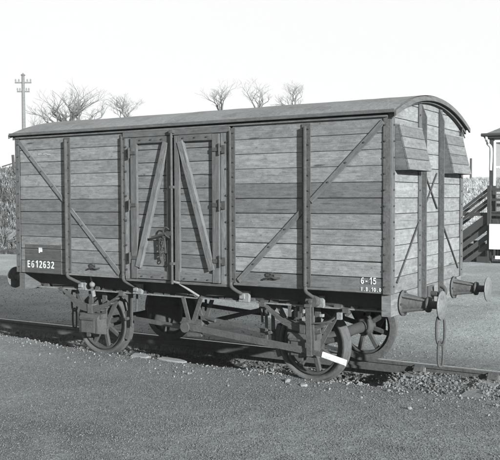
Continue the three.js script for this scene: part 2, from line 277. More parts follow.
// diagonal braces on the side panels: timber-faced flats running from top corner to door foot
for (const s of [1, -1]) for (const h of [-1, 1]) {
  const z = s * (HW + 0.008), A = V(h * 2.6, 2.83, z), B = V(h * 0.86, 1.13, z), at = (x) => A.clone().lerp(B, (x - A.x) / (B.x - A.x));
  for (const [x0, x1] of [[h * 2.60, h * 1.782], [h * 1.674, h * 0.87]]) {
    const br = mesh('diagonal_brace', barG(at(x0), at(x1), 0.058, 0.018, V(0, 0, s)), tones[1], van), b = [];
    for (let k = 1; k < 4; k++) { const p = at(x0 + (x1 - x0) * k / 4); b.push(bolt(p.x, p.y, s * (HW + 0.02), s > 0 ? 'z' : '-z')); } mesh('bolts', b, M.bolt, br);
  }
}
// doors
for (const s of [1, -1]) {
  const Z = (d) => s * (HW + d), nf = s > 0 ? 'z' : '-z';
  mesh('door_header', board(1.55, 0.075, 0.05).scale(1, 1, s).translate(-0.01, 2.845, Z(0.0)), M.frame, van);
  mesh('door_sill', box(1.52, 0.03, 0.08, -0.01, 1.075, Z(-0.03)), M.frame, van);
  for (const h of [-1, 1]) {
    const pil = mesh('door_pillar', barG(V(h * 0.705 - 0.015, 1.09, Z(-0.005)), V(h * 0.705 - 0.015, 2.805, Z(-0.005)), 0.105, 0.035, V(0, 0, s)), tones[2], van), pb = [];
    for (let k = 0; k < 6; k++) pb.push(bolt(h * 0.705 - 0.015 + h * 0.03, 1.2 + k * 0.3, Z(0.018), nf, 0.014)); mesh('bolts', pb, M.bolt, pil);
    const D = part('door', van), inn = -0.02 + h * 0.02, out = -0.015 + h * 0.645, st = 0.095;
    for (let k = 0; k < 11; k++) {
      const y0 = 1.095 + k * 0.1555, g = board(Math.abs(out - inn) - 0.01, 0.1495, 0.025, 0.005); if (s < 0) g.rotateY(Math.PI);
      mesh('plank', g.translate((out + inn) / 2, y0 + 0.078, Z(-0.016 + rr(-0.002, 0.002))), tones[[2, 1, 2, 1, 2, 1, 2, 2, 3, 2, 2][k]], D);
    }
    const zf = Z(0.018);
    mesh('hinge_stile', barG(V(out - h * st / 2, 1.10, zf), V(out - h * st / 2, 2.80, zf), st, 0.036, V(0, 0, s)), M.frame, D);
    mesh('meeting_stile', barG(V(inn + h * 0.037, 1.10, zf), V(inn + h * 0.037, 2.80, zf), 0.07, 0.036, V(0, 0, s)), M.frame, D);
    const w = Math.abs(out - inn) - st - 0.075, cx = (out - h * st + inn + h * 0.072) / 2;
    const tr = mesh('top_rail', board(w, 0.075, 0.036).scale(1, 1, s).translate(cx, 2.765, zf), M.frame, D), brl = mesh('bottom_rail', board(w, 0.10, 0.03).scale(1, 1, s).translate(cx, 1.15, Z(0.014)), tones[1], D);
    const b1 = [], b2 = []; for (let k = 0; k < 3; k++) { b1.push(bolt(cx + (k - 1) * w * 0.36, 2.77, Z(0.042), nf)); b2.push(bolt(cx + (k - 1) * w * 0.36, 1.13, Z(0.034), nf)); } mesh('bolts', b1, M.bolt, tr); mesh('bolts', b2, M.bolt, brl);
    const p0 = V(out - h * (st + 0.01), 1.24, Z(0.022)), p1 = V(inn + h * 0.085, 2.73, Z(0.022));
    mesh('brace', barG(p0, p1, 0.085, 0.05, V(0, 0, s), 0.006), M.brace, D);
    for (const y of [2.62, 1.99, 1.35]) { mesh('hinge', [barG(V(out + h * 0.03, y, Z(0.042)), V(out - h * 0.085, y, Z(0.042)), 0.045, 0.012, V(0, 0, s)), rodG(V(out + h * 0.012, y - 0.065, Z(0.05)), V(out + h * 0.012, y + 0.065, Z(0.05)), 0.014, 0.014, 8), box(0.05, 0.09, 0.014, out + h * 0.05, y, Z(0.026))], M.ironDark, D); }
  }
  // locking bar, latch and hanging chain
  const lk = part('door_lock', van);
  mesh('locking_bar', [rodG(V(-0.02, 1.06, Z(0.062)), V(-0.02, 2.86, Z(0.062)), 0.016), box(0.05, 0.04, 0.05, -0.02, 2.85, Z(0.05)), box(0.05, 0.03, 0.05, -0.02, 1.3, Z(0.05)), box(0.05, 0.03, 0.05, -0.02, 2.2, Z(0.05))], M.ironMid, lk);
  mesh('latch_handle', [barG(V(-0.31, 1.605, Z(0.075)), V(-0.10, 1.655, Z(0.085)), 0.026, 0.014, V(0, 0, s)), barG(V(-0.15, 1.62, Z(0.07)), V(-0.02, 1.66, Z(0.07)), 0.05, 0.016, V(0, 0, s)), tubeG([V(-0.06, 1.70, Z(0.06)), V(-0.1, 1.73, Z(0.08)), V(-0.13, 1.68, Z(0.085)), V(-0.09, 1.63, Z(0.08)), V(-0.05, 1.60, Z(0.06))], 0.009, 6, 16), box(0.05, 0.07, 0.025, -0.08, 1.645, Z(0.056))], M.ironBlack, lk);
  const ch = []; for (let k = 0; k < 8; k++) { const g = flat(new THREE.TorusGeometry(0.019, 0.006, 6, 10)).scale(0.7, 1.15, 1); if (k % 2) g.rotateY(Math.PI / 2); ch.push(g.translate(-0.165 + 0.006 * k, 1.57 - k * 0.032, Z(0.07))); }
  mesh('chain', ch, M.ironBlack, lk);
  mesh('hasp', [barG(V(-0.20, 1.60, Z(0.06)), V(-0.19, 1.37, Z(0.06)), 0.03, 0.012, V(0, 0, s)), barG(V(-0.13, 1.62, Z(0.068)), V(-0.11, 1.42, Z(0.068)), 0.025, 0.012, V(0, 0, s))], M.ironDark, lk);
  mesh('door_prop', [rodG(V(0.03, 1.07, s * 1.22), V(0.17, 0.90, s * 1.0), 0.014), rodG(V(-0.03, 1.085, s * 1.24), V(0.05, 1.07, s * 1.22), 0.016)], M.ironPale, van);
}
// end posts (T-irons, web tapered at the head), end braces
for (const e of [1, -1]) {
  for (const h of [1, -1]) {
    const z = h * 0.345, x = (d) => e * (HL + d), top = arc(z) - 0.06;
    const sh = new THREE.Shape(); sh.moveTo(0.012, 0.86); sh.lineTo(0.066, 0.88); sh.lineTo(0.066, top - 0.14); sh.lineTo(0.012, top);
    const web = flat(new THREE.ExtrudeGeometry(sh, { depth: 0.014, bevelEnabled: false })).translate(HL, 0, z - 0.045 * h - 0.007); if (e < 0) web.rotateY(Math.PI).translate(0, 0, 2 * z - 0.09 * h);
    const po = mesh('end_post', [box(0.012, top - 0.86, 0.1, x(0.007), (top + 0.86) / 2, z), metreUV(web)], M.ironBody, van), b = [];
    for (let k = 0; k < 12; k++) b.push(bolt(x(0.017), HB + (k + 0.5) * RH, z + 0.03, e > 0 ? 'x' : '-x')); mesh('bolts', b, M.bolt, po);
    // inverted V of flat iron crossing under the hoods
    const at = (u) => V(x(0.010), 2.24 - u * 1.13, -h * 0.10 + h * u * 1.22);
    for (const [u0, u1] of [[-0.09, 0.268], [0.40, 0.93]]) mesh('end_brace', barG(at(u0), at(u1), 0.018, 0.014, V(e, 0, 0)), M.ironDark, van);
    // ventilator hood
    const H = part('ventilator_hood', van), za = h * 0.40, zb = h * 1.075, yb = 2.345, yt = 2.80, db = 0.15, dt = 0.04, n = 4;
    for (let k = 0; k < n; k++) {
      const f0 = k / n, f1 = (k + 1) / n, A = V(x(db + (dt - db) * f0), yb + (yt - yb) * f0 + 0.002, 0), B = V(x(db + (dt - db) * f1), yb + (yt - yb) * f1 - 0.002, 0), c = A.clone().add(B).multiplyScalar(0.5), nrm = V(e * (B.y - A.y), e * (A.x - B.x) * e, 0).normalize();
      const L = A.distanceTo(B); c.z = (za + zb) / 2; mesh('hood_board', barG(c.clone().setZ(za), c.clone().setZ(zb), L, 0.018, nrm, 0.003), [tones[2], tones[1], tones[2], tones[1]][k], H);
    }
    for (const zc of [za - h * 0.0, zb]) { const cs = new THREE.Shape(); cs.moveTo(0.002, yb); cs.lineTo(db - 0.012, yb); cs.lineTo(dt - 0.012, yt); cs.lineTo(0.002, yt); const g = flat(new THREE.ExtrudeGeometry(cs, { depth: 0.02, bevelEnabled: false })).translate(HL, 0, -0.01); if (e < 0) g.rotateY(Math.PI); mesh('hood_cheek', metreUV(g.translate(0, 0, zc - h * (zc === zb ? 0.011 : -0.011))), tones[1], H); }
    mesh('hood_top', box(0.05, 0.014, 0.68, x(0.026), yt + 0.006, (za + zb) / 2), tones[3], H);
  }
}
// roof drip hook by the far hood
mesh('lamp_iron', [rodG(V(2.69, 2.82, -1.08), V(2.72, 2.93, -1.06), 0.009, 0.009, 6), rodG(V(2.70, 2.90, -1.10), V(2.73, 2.80, -1.12), 0.008, 0.008, 6)], M.ironDark, van);
// lettering
const font = await new FontLoader().loadAsync('fonts/droid/droid_sans_bold.typeface.json');
function lettering(str, x, y, h, pitch, z, parent) {              // painted by hand: letters stand apart and are not quite even
  const L = [];
  [...str].forEach((c, i) => {
    if (c === ' ') return; const g = new TextGeometry(c, { font, size: h, depth: 0.0012, curveSegments: 3, bevelEnabled: false }); g.computeBoundingBox(); const b = g.boundingBox, w = Math.min(pitch * 0.76, (b.max.x - b.min.x) * 0.82), k = c === '.' || c === '-' ? 1 : h / (b.max.y - b.min.y);
    g.translate(-(b.min.x + b.max.x) / 2, c === '-' || c === '.' ? 0 : -b.min.y, 0).scale(w / (b.max.x - b.min.x), k * rr(0.96, 1.03), 1).rotateZ(rr(-0.03, 0.03)); L.push(metreUV(g).translate(x + (i + 0.5) * pitch, y + rr(-0.002, 0.002), z));
  });
  return mesh('lettering', L, M.letter, parent);
}
const patchPaint = wood(0.045);
for (let k = 0; k < 2; k++) mesh('paint_patch', box(0.66, RH - 0.014, 0.0016, -2.19, HB + (k + 0.5) * RH + (k ? 0 : 0.002), HW + 0.0035), patchPaint, van);
mesh('paint_patch', box(0.66, 0.05, 0.0016, -2.19, HB + 2 * RH + 0.032, HW + 0.0035), patchPaint, van);
lettering('E612632', -2.49, 1.155, 0.095, 0.073, HW + 0.005, van);
{ const g = [box(0.065, 0.013, 0.0012, -2.235, 1.437, 0), box(0.02, 0.055, 0.0012, -2.255, 1.402, 0), box(0.045, 0.04, 0.0012, -2.222, 1.408, 0.0006)]; mesh('stencil_mark', g.map((q) => q.translate(0, -0.075 + 0.055, HW + 0.005)), M.letter, van); }
lettering('6-15', 2.35, 1.182, 0.07, 0.045, HW + 0.004, van);
lettering('W.B.10.0', 2.35, 1.107, 0.042, 0.029, HW + 0.004, van);
{ const g = []; for (let k = 0; k < 7; k++) g.push(box(rr(0.02, 0.045), rr(0.008, 0.018), 0.001, -2.24 + k * 0.032, 2.655 + rr(-0.006, 0.006), HW + 0.0045 + k * 0.0001)); mesh('chalk_mark', g, wood(0.26), van); }
// label clips and small hooks low on the side
for (const h of [-1, 1]) mesh('rope_cleat', [tubeG([V(h * 1.30 - 0.12, 1.165, 1.215), V(h * 1.30 - 0.06, 1.185, 1.235), V(h * 1.30, 1.20, 1.24), V(h * 1.30 + 0.06, 1.185, 1.235), V(h * 1.30 + 0.1, 1.195, 1.22)], 0.011, 6, 14), box(0.05, 0.05, 0.02, h * 1.30, 1.2, 1.222), tubeG([V(h * 1.3 - 0.04, 1.21, 1.23), V(h * 1.3 - 0.03, 1.245, 1.24), V(h * 1.3 + 0.03, 1.245, 1.24), V(h * 1.3 + 0.04, 1.21, 1.23)], 0.007, 5, 10)], M.ironBlack, van);

// ---------------------------------------------------------------- underframe
for (const s of [1, -1]) {
  mesh('sole_bar', [box(5.28, 0.215, 0.014, 0, 0.972, s * 0.885), box(5.28, 0.014, 0.085, 0, 1.072, s * 0.93)], M.ironBlack, van);
  mesh('sole_bar_flange', [box(5.28, 0.016, 0.085, 0, 0.872, s * 0.935)], M.ironPale, van);  // pale with dust, and with the sunlit strip put into its colour
  { const g = []; for (let k = 0; k < 26; k++) { const x = -2.4 + k * 0.19 + rr(-0.05, 0.05), w = rr(0.04, 0.2); g.push(prism([[-0.012, -0.03], [-0.012, 0.03], [0.0, 0.022], [rr(0.006, 0.03), 0], [0.0, -0.022]].reverse(), w).translate(x, 0.892, s * rr(0.925, 0.95))); } tag(mesh('caked_dirt', g, M.ironMid, van), null, null, null, 'stuff'); }
}
for (const e of [1, -1]) {
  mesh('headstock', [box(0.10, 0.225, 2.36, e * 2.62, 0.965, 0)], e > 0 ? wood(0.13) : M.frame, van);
  const dh = part('draw_hook', van);
  mesh('plate', [box(0.02, 0.2, 0.2, e * 2.68, 0.965, 0)], M.ironMid, dh);
  mesh('hook', [rodG(V(e * 2.67, 0.975, 0), V(e * 2.76, 0.975, 0), 0.03), tubeG([V(e * 2.74, 0.975, 0), V(e * 2.80, 0.96, 0), V(e * 2.85, 0.985, 0), V(e * 2.845, 1.04, 0), V(e * 2.80, 1.07, 0)], 0.024, 8, 20)], M.ironDark, dh);
}
// three-link coupling hanging from the near-end hook
function link(cx, yTop, yBot, w, turn, r) {
  const h = (yTop - yBot) / 2, c = (yTop + yBot) / 2, pts = [], a = w / 2;
  for (let i = 0; i < 24; i++) { const t = i / 24 * Math.PI * 2, sx = Math.cos(t), sy = Math.sin(t); pts.push(V(a * Math.sign(sx) * Math.pow(Math.abs(sx), 0.55), c + Math.sign(sy) * h * Math.pow(Math.abs(sy), 0.8), 0)); }
  return tubeG(pts, r, 8, 64, true).rotateY(turn).translate(cx, 0, 0);
}
for (const e of [1, -1]) {
  const cp = part('coupling_chain', van), x = e * 2.80;
  mesh('link', link(x, 1.0, 0.69, 0.055, 1.25, 0.015), M.ironMid, cp);
  mesh('link', [link(x, 0.72, 0.40, 0.092, 0.25, 0.015)], M.ironMid, cp);
  mesh('link', link(x, 0.435, 0.15, 0.058, 0.6, 0.014), M.ironMid, cp);
}
// buffers
for (const e of [1, -1]) for (const s of [1, -1]) {
  const B = part('buffer', van), y = 0.963, z = s * 0.862, T = (g) => { if (e < 0) g.rotateY(Math.PI); return g.translate(e * 2.672, y, z); };
  mesh('base_flange', T(latheX([[0, 0], [0.135, 0], [0.135, 0.022], [0.11, 0.026], [0, 0.026]].map(([r, x]) => [r, x]), 24)), M.buffer, B);
  const ribs = []; for (let k = 0; k < 4; k++) { const sh = new THREE.Shape([[0.02, 0.05], [0.02, 0.125], [0.05, 0.115], [0.27, 0.068], [0.27, 0.04]].map(([x, r]) => new THREE.Vector2(x, r))); ribs.push(flat(new THREE.ExtrudeGeometry(sh, { depth: 0.022, bevelEnabled: false })).translate(0, 0, -0.011).rotateX(Math.PI / 4 + k * Math.PI / 2)); }
  mesh('casing', [latheX([[0.095, 0.022], [0.085, 0.06], [0.062, 0.20], [0.056, 0.275], [0, 0.276]], 20), ...ribs].map(T), M.buffer, B);
  mesh('collar', T(latheX([[0.05, 0.262], [0.078, 0.266], [0.082, 0.282], [0.078, 0.302], [0.04, 0.306]], 20)), M.ironDark, B);
  mesh('plunger', T(latheX([[0.042, 0.29], [0.04, 0.40], [0.06, 0.415]], 16)), M.ironDark, B);
  mesh('head', T(latheX([[0, 0.404], [0.07, 0.408], [0.142, 0.414], [0.150, 0.422], [0.148, 0.432], [0.10, 0.444], [0.05, 0.449], [0.0, 0.45]], 32)), M.bufferFace, B);
  const b = []; for (let k = 0; k < 4; k++) { const a = k * Math.PI / 2; b.push(T(bolt(0.032, Math.cos(a) * 0.118, Math.sin(a) * 0.118, 'x', 0.014))); } mesh('bolts', b, M.bolt, B);
}
// wheels, axles, axle boxes, springs, W-irons
const WR = 0.42;
for (const wx of [-1.555, 1.565]) {
  mesh('axle', latheZ([[0, -0.98], [0.055, -0.98], [0.055, -0.83], [0.075, -0.8], [0.058, 0], [0.075, 0.8], [0.055, 0.83], [0.055, 0.98], [0, 0.98]], 14).translate(wx, WR, 0), M.ironBlack, van);
  for (const s of [1, -1]) {
    const w = part('wheel', van), T = (g) => { if (s < 0) g.rotateY(Math.PI); return g.translate(wx, WR, 0); };
    mesh('tyre', T(latheZ([[0.362, 0.665], [0.444, 0.668], [0.449, 0.685], [0.437, 0.7], [0.423, 0.706], [0.418, 0.79], [0.412, 0.797], [0.362, 0.797], [0.362, 0.665]], 48)), M.tyre, w);
    mesh('rim', T(latheZ([[0.322, 0.70], [0.322, 0.77], [0.330, 0.778], [0.3625, 0.78], [0.3625, 0.69], [0.33, 0.69], [0.322, 0.70]], 48)), M.ironDark, w);
    mesh('hub', T(latheZ([[0.05, 0.65], [0.11, 0.65], [0.125, 0.70], [0.125, 0.79], [0.11, 0.82], [0.055, 0.825]], 24)), M.ironDark, w);
    for (let k = 0; k < 8; k++) { const a = (k + 0.3) * Math.PI / 4, c = Math.cos(a), q = Math.sin(a); mesh('spoke', T(barG(V(c * 0.11, q * 0.11, 0.738), V(c * 0.332, q * 0.332, 0.735), 0.062, 0.04, V(0, 0, 1), 0.012)), M.ironDark, w); }
    // W-iron
    const wi = mesh('axle_guard', [barG(V(wx - 0.12, 0.38, s * 0.862), V(wx - 0.12, 0.87, s * 0.862), 0.075, 0.018, V(0, 0, 1)), barG(V(wx + 0.12, 0.38, s * 0.862), V(wx + 0.12, 0.87, s * 0.862), 0.075, 0.018, V(0, 0, 1)), barG(V(wx - 0.13, 0.40, s * 0.861), V(wx - 0.40, 0.87, s * 0.861), 0.06, 0.016, V(0, 0, 1)), barG(V(wx + 0.13, 0.40, s * 0.861), V(wx + 0.40, 0.87, s * 0.861), 0.06, 0.016, V(0, 0, 1)), barG(V(wx - 0.17, 0.345, s * 0.863), V(wx + 0.17, 0.345, s * 0.863), 0.045, 0.02, V(0, 0, 1))], M.ironMid, van);
    // axle box
    const ab = part('axle_box', van);
    mesh('body', [prism([[-0.13, -0.08], [-0.10, 0.09], [0.10, 0.10], [0.14, 0.06], [0.14, -0.08]].reverse(), 0.31).scale(1, 1, s).translate(wx, WR, s * 0.955), box(0.37, 0.06, 0.12, wx, WR + 0.12, s * 0.95)], M.ironMid, ab);
    mesh('cover', [box(0.22, 0.16, 0.014, wx, WR - 0.01, s * 1.058)], M.ironMid, ab);
    mesh('lid', [box(0.24, 0.02, 0.05, wx, WR + 0.085, s * 1.06), box(0.05, 0.06, 0.03, wx, WR - 0.115, s * 1.04)], M.ironDark, ab);
    // leaf spring
    const sp = part('leaf_spring', van), zc = s * 0.972;
    for (let k = 0; k < 5; k++) {
      const hl = 0.52 - k * 0.085, n = 10, pr = []; for (let i = 0; i <= n; i++) { const u = -1 + 2 * i / n; pr.push([u * hl, 0.665 - k * 0.0165 + 0.20 * (u * hl / 0.52) ** 2]); }
      const sh = new THREE.Shape(); pr.forEach(([x, y], i) => i ? sh.lineTo(x, y + 0.0075) : sh.moveTo(x, y + 0.0075)); pr.slice().reverse().forEach(([x, y]) => sh.lineTo(x, y - 0.0075));
      mesh('leaf', metreUV(new THREE.ExtrudeGeometry(sh, { depth: 0.075, bevelEnabled: false }).translate(wx, -0.0, zc - 0.0375)), M.ironMid, sp);
    }
    mesh('buckle', box(0.075, 0.12, 0.10, wx, 0.635, zc), M.ironMid, sp);
    for (const h of [-1, 1]) mesh('spring_shoe', [box(0.07, 0.05, 0.09, wx + h * 0.52, 0.858, s * 0.965), barG(V(wx + h * 0.57, 0.88, s * 0.93), V(wx + h * 0.50, 0.80, s * 0.95), 0.05, 0.02, V(0, 0, 1))], M.ironMid, sp);
  }
}
// frame members under the floor
mesh('floor', box(5.2, 0.05, 1.74, 0, 1.045, 0), M.dark, van);
for (const x of [-1.0, 0.0, 1.0]) mesh('cross_bearer', box(0.1, 0.18, 1.74, x, 0.93, 0), M.dark, van);
for (const z of [-0.3, 0.3]) mesh('longitudinal', box(5.1, 0.15, 0.08, 0, 0.945, z), M.dark, van);
{ // vacuum brake cylinder and its strap, hung between the axles
  const cy = part('brake_cylinder', van), at = (g) => metreUV(g).translate(-1.02, 0, 0.12);
  mesh('drum', at(new THREE.LatheGeometry([[0, 0.36], [0.17, 0.36], [0.22, 0.39], [0.24, 0.42], [0.24, 0.60], [0.262, 0.605], [0.262, 0.635], [0.24, 0.64], [0.24, 0.86], [0.20, 0.90], [0, 0.91]].map(([r, y]) => new THREE.Vector2(r, y)), 28)), M.ironBlack, cy);
  mesh('hanger', [barG(V(-1.29, 0.62, 0.12), V(-1.29, 1.02, 0.12), 0.06, 0.02), barG(V(-0.75, 0.62, 0.12), V(-0.75, 1.02, 0.12), 0.06, 0.02)], M.ironBlack, cy);
  mesh('piston_rod', rodG(V(-1.02, 0.24, 0.12), V(-1.02, 0.37, 0.12), 0.025), M.ironMid, cy);
  mesh('train_pipe', tubeG([V(2.6, 0.82, -0.16), V(1.9, 0.80, -0.2), V(0.3, 0.79, -0.2), V(-1.9, 0.80, -0.2), V(-2.6, 0.82, -0.16)], 0.03, 8, 40), M.ironBlack, van);
}
// brake gear: V hangers, cross shaft, push rods, blocks, hand lever in its guide
{
  const bg = part('brake_gear', van);
  mesh('cross_shaft', rodG(V(0.04, 0.53, -1.08), V(0.04, 0.53, 1.08), 0.03), M.ironMid, bg);
  for (const s of [1, -1]) {
    for (const z of [s * 0.985, s * 0.72]) mesh('v_hanger', [barG(V(-0.075, 0.875, z), V(0.03, 0.52, z), 0.055, 0.016), barG(V(0.19, 0.875, z), V(0.05, 0.52, z), 0.055, 0.016), rodG(V(0.04, 0.53, z - 0.025), V(0.04, 0.53, z + 0.025), 0.055, 0.055, 14)], M.ironMid, bg);
    mesh('tumbler', barG(V(0.04 - 0.015, 0.63, s * 0.80), V(0.055, 0.43, s * 0.80), 0.075, 0.03), M.ironMid, bg);
    mesh('push_rod', [barG(V(0.03, 0.61, s * 0.80), V(0.28, 0.59, s * 0.80), 0.05, 0.03), barG(V(0.28, 0.59, s * 0.80), V(1.06, 0.50, s * 0.78), 0.05, 0.025), rodG(V(0.0, 0.62, s * 0.77), V(0.29, 0.59, s * 0.83), 0.02)], M.ironMid, bg);
    mesh('push_rod', [barG(V(0.05, 0.45, s * 0.80), V(-1.06, 0.52, s * 0.78), 0.055, 0.028)], M.ironMid, bg);
    for (const h of [-1, 1]) {
      const cx = h > 0 ? 1.565 : -1.555, x0 = cx - h * (WR + 0.012), pts = []; for (let i = 0; i <= 8; i++) { const a = -0.42 + i * 0.105; pts.push([cx - h * (WR + 0.006) * Math.cos(a), WR + (WR + 0.006) * Math.sin(a)]); } for (let i = 8; i >= 0; i--) { const a = -0.42 + i * 0.105; pts.push([cx - h * (WR + 0.06) * Math.cos(a), WR + (WR + 0.06) * Math.sin(a)]); }
      mesh('brake_block', metreUV(new THREE.ExtrudeGeometry(new THREE.Shape(pts.map(([x, y]) => new THREE.Vector2(x, y))), { depth: 0.085, bevelEnabled: false }).translate(0, 0, s * 0.745 - 0.0425)), M.ironMid, bg);
      mesh('brake_hanger', [barG(V(x0 - h * 0.06, 0.93, s * 0.80), V(x0 - h * 0.055, 0.42, s * 0.80), 0.045, 0.016), barG(V(x0 - h * 0.13, 0.90, s * 0.84), V(x0 - h * 0.12, 0.42, s * 0.84), 0.035, 0.016), rodG(V(x0 - h * 0.06, 0.52, s * 0.70), V(x0 - h * 0.06, 0.52, s * 0.88), 0.022), rodG(V(x0 - h * 0.20, 0.88, s * 0.82), V(x0 - h * 0.19, 0.62, s * 0.82), 0.015)], M.ironMid, bg);
    }
    // lever (this side only)
    if (s > 0) {
    const lv = part('brake_lever', van), z = s * 1.09, A = V(0.0, 0.545, z), B = V(1.60, 0.405, z), C = V(1.86, 0.378, z + s * 0.01), D = V(2.14, 0.318, z + s * 0.02);
    mesh('arm', [barG(A, B, 0.078, 0.02), barG(B, C, 0.055, 0.02), rodG(V(0.04, 0.53, z - 0.03), V(0.04, 0.53, z + 0.03), 0.062, 0.062, 16), barG(V(-0.03, 0.60, z - s * 0.03), V(0.26, 0.585, z - s * 0.03), 0.04, 0.03), barG(V(0.05, 0.44, z - s * 0.03), V(0.25, 0.455, z - s * 0.03), 0.05, 0.03)], M.ironMid, lv);
    mesh('handle', barG(C, D, 0.066, 0.03, V(0, 0, 1), 0.012), M.white, lv);
    const gd = part('lever_guide', van);
    mesh('strap', [barG(V(1.70, 0.90, s * 1.13), V(1.715, 0.36, s * 1.13), 0.065, 0.014), barG(V(1.70, 0.88, s * 1.045), V(1.715, 0.36, s * 1.045), 0.05, 0.014), box(0.06, 0.014, 0.1, 1.715, 0.358, s * 1.088), box(0.07, 0.03, 0.20, 1.70, 0.90, s * 1.05)], M.ironMid, gd);
    mesh('plate', [rodG(V(1.72, 0.945, s * 1.0), V(1.72, 0.945, s * 1.10), 0.075, 0.07, 12), rodG(V(1.72, 0.945, s * 1.09), V(1.72, 0.945, s * 1.13), 0.02, 0.02, 6)], M.ironMid, gd);
    }
    // clasp pieces and loops beside the right-hand wheel
    mesh('safety_loop', [tubeG([V(1.52, 0.72, s * 1.05), V(1.68, 0.70, s * 1.06), V(1.9, 0.73, s * 1.05), V(2.02, 0.81, s * 1.02)], 0.011, 6, 16), box(0.035, 0.12, 0.02, 1.42, 0.81, s * 1.03), box(0.03, 0.1, 0.02, 1.5, 0.80, s * 1.03)], M.ironMid, bg);
    // horse hook low on the sole bar
    mesh('horse_hook', [rodG(V(-1.49, 1.10, s * 1.08), V(-1.49, 0.99, s * 1.04), 0.013), flat(new THREE.SphereGeometry(0.042, 12, 8)).scale(1, 0.9, 0.8).translate(-1.50, 0.955, s * 1.03), rodG(V(-1.50, 0.88, s * 1.02), V(-1.50, 0.80, s * 1.0), 0.03, 0.028, 8)], M.ironPale, van);
    for (const [w, h, x, y] of [[0.05, 0.07, 1.58, 0.835], [0.05, 0.075, 2.03, 0.80], [0.035, 0.03, 1.82, 0.79]]) mesh('bracket', box(w, h, 0.045, x, y, s * 1.03), M.ironPale, van);
  }
}
// ---------------------------------------------------------------- loose stone
function stoneGeo(s) { const g = new THREE.IcosahedronGeometry(1, 0), p = g.attributes.position, q = flat(g); const f = new Map(); for (let i = 0; i < q.attributes.position.count; i++) { const a = q.attributes.position, k = [a.getX(i), a.getY(i), a.getZ(i)].map((v) => v.toFixed(2)).join(); if (!f.has(k)) f.set(k, 0.65 + 0.6 * hash(f.size, s, 7)); const m = f.get(k); a.setXYZ(i, a.getX(i) * m, a.getY(i) * m * 0.7, a.getZ(i) * m); } q.computeVertexNormals(); return q; }
function scatter(name, n, m, place, label) {
  const o = new THREE.InstancedMesh(stoneGeo(n % 17), m, n), q = new THREE.Matrix4(), e = new THREE.Euler(), c = new THREE.Color();
  for (let i = 0; i < n; i++) { const [x, y, z, r] = place(i); e.set(rr(0, 6), rr(0, 6), rr(0, 6)); q.makeRotationFromEuler(e).scale(V(r, r * rr(0.7, 1.1), r * rr(0.7, 1.1))).setPosition(x, y, z); o.setMatrixAt(i, q); const v = 0.45 + 0.75 * rnd() * rnd() + 0.15; o.setColorAt(i, c.setRGB(v, v, v)); }
  o.name = numbered(name); o.castShadow = o.receiveShadow = true; scene.add(tag(o, label, null, null, 'stuff')); return o;
}
// grit on the yard, nearest the lens
scatter('surface_grit', 60000, M.stoneDark, () => { const t = rr(5.6, 10.5), s = rr(-0.36, 0.36) * t, x = CAM.x - 0.5222 * t + 0.8528 * s, z = CAM.z - 0.8528 * t - 0.5222 * s, r = rr(0.003, 0.0085); return z > 0.78 ? [x, groundY(x, z) + r * 0.2, z, r] : [x, -1, 3, 0.001]; }, 'fine dark grit bedded in the yard surface');
scatter('surface_gravel', 9000, M.stonePale, () => { const t = rr(5.6, 10.8), s = rr(-0.36, 0.36) * t, x = CAM.x - 0.5222 * t + 0.8528 * s, z = CAM.z - 0.8528 * t - 0.5222 * s, r = rr(0.002, 0.006); return z > 0.76 ? [x, groundY(x, z) + r * 0.3, z, r] : [x, -1, 3, 0.001]; }, 'pale gravel chips strewn over the yard surface');
scatter('edge_stones', 1000, M.stonePale, () => { const x = rr(-6, 7), z = edgeZ(x) + Math.abs(rr(-1, 1) * rr(0, 1)) * 0.9, r = rr(0.004, 0.017) * (rnd() > 0.97 ? 2.2 : 1); return [x, groundY(x, z) + r * 0.35, z, r]; }, 'loose pale stones along the edge of the track');
scatter('ballast', 7000, M.stone, () => { const x = 1.6 + 7 * rnd(), z = rr(-0.86, 0.72), r = rr(0.008, 0.024); const q = Math.abs(((x - 2.3) % 0.91 + 0.91) % 0.91 - 0.455) > 0.33 && z > -0.55, n = n2(x, z, 5, 88) > 0.36; return fill(x) > 0.3 && (!q || n) ? [x, (q ? -0.085 : bedY(x, z)) + r * rr(0.2, 0.6), z, r] : [x, -1, z, 0.001]; }, 'grey ballast stones between the rails right of the van');
scatter('ash_lumps', 5000, mat(0.05), () => { const x = rr(-9, 2), z = rr(-0.86, 0.6), r = rr(0.01, 0.04); return [x, bedY(x, z) + r * 0.3, z, r]; }, 'ash and clinker lying under the van, its shade put into the dark colour');
scatter('far_gravel', 8000, M.stonePale, () => { const t = rr(10.5, 22), s = rr(-0.33, 0.34) * t, x = CAM.x - 0.5222 * t + 0.8528 * s, z = CAM.z - 0.8528 * t - 0.5222 * s, r = rr(0.004, 0.012); return z < -1 ? [x, groundY(x, z) + r * 0.3, z, r] : [x, -1, 3, 0.001]; }, 'pale gravel scattered on the yard beyond the track');
// small heaps of spilled pale ballast against the near edge, under the lever and by the left wheel
for (const [hx, hz, hw, hn, lab] of [[1.02, 0.66, 0.30, 260, 'heap of pale spilled ballast by the right wheel under the brake lever'], [-1.0, 0.68, 0.16, 90, 'small heap of pale stones right of the left wheel'], [1.98, 0.70, 0.22, 150, 'loose stones piled right of the white brake handle']])
  scatter('stone_heap', hn, M.stonePale, () => { const u = rr(-1, 1), v = rr(-1, 1), r = rr(0.008, 0.02); return [hx + u * hw, -0.0 + 0.05 * (1 - u * u) * (1 - Math.abs(v)) * rnd(), hz + v * 0.07, r]; }, lab);

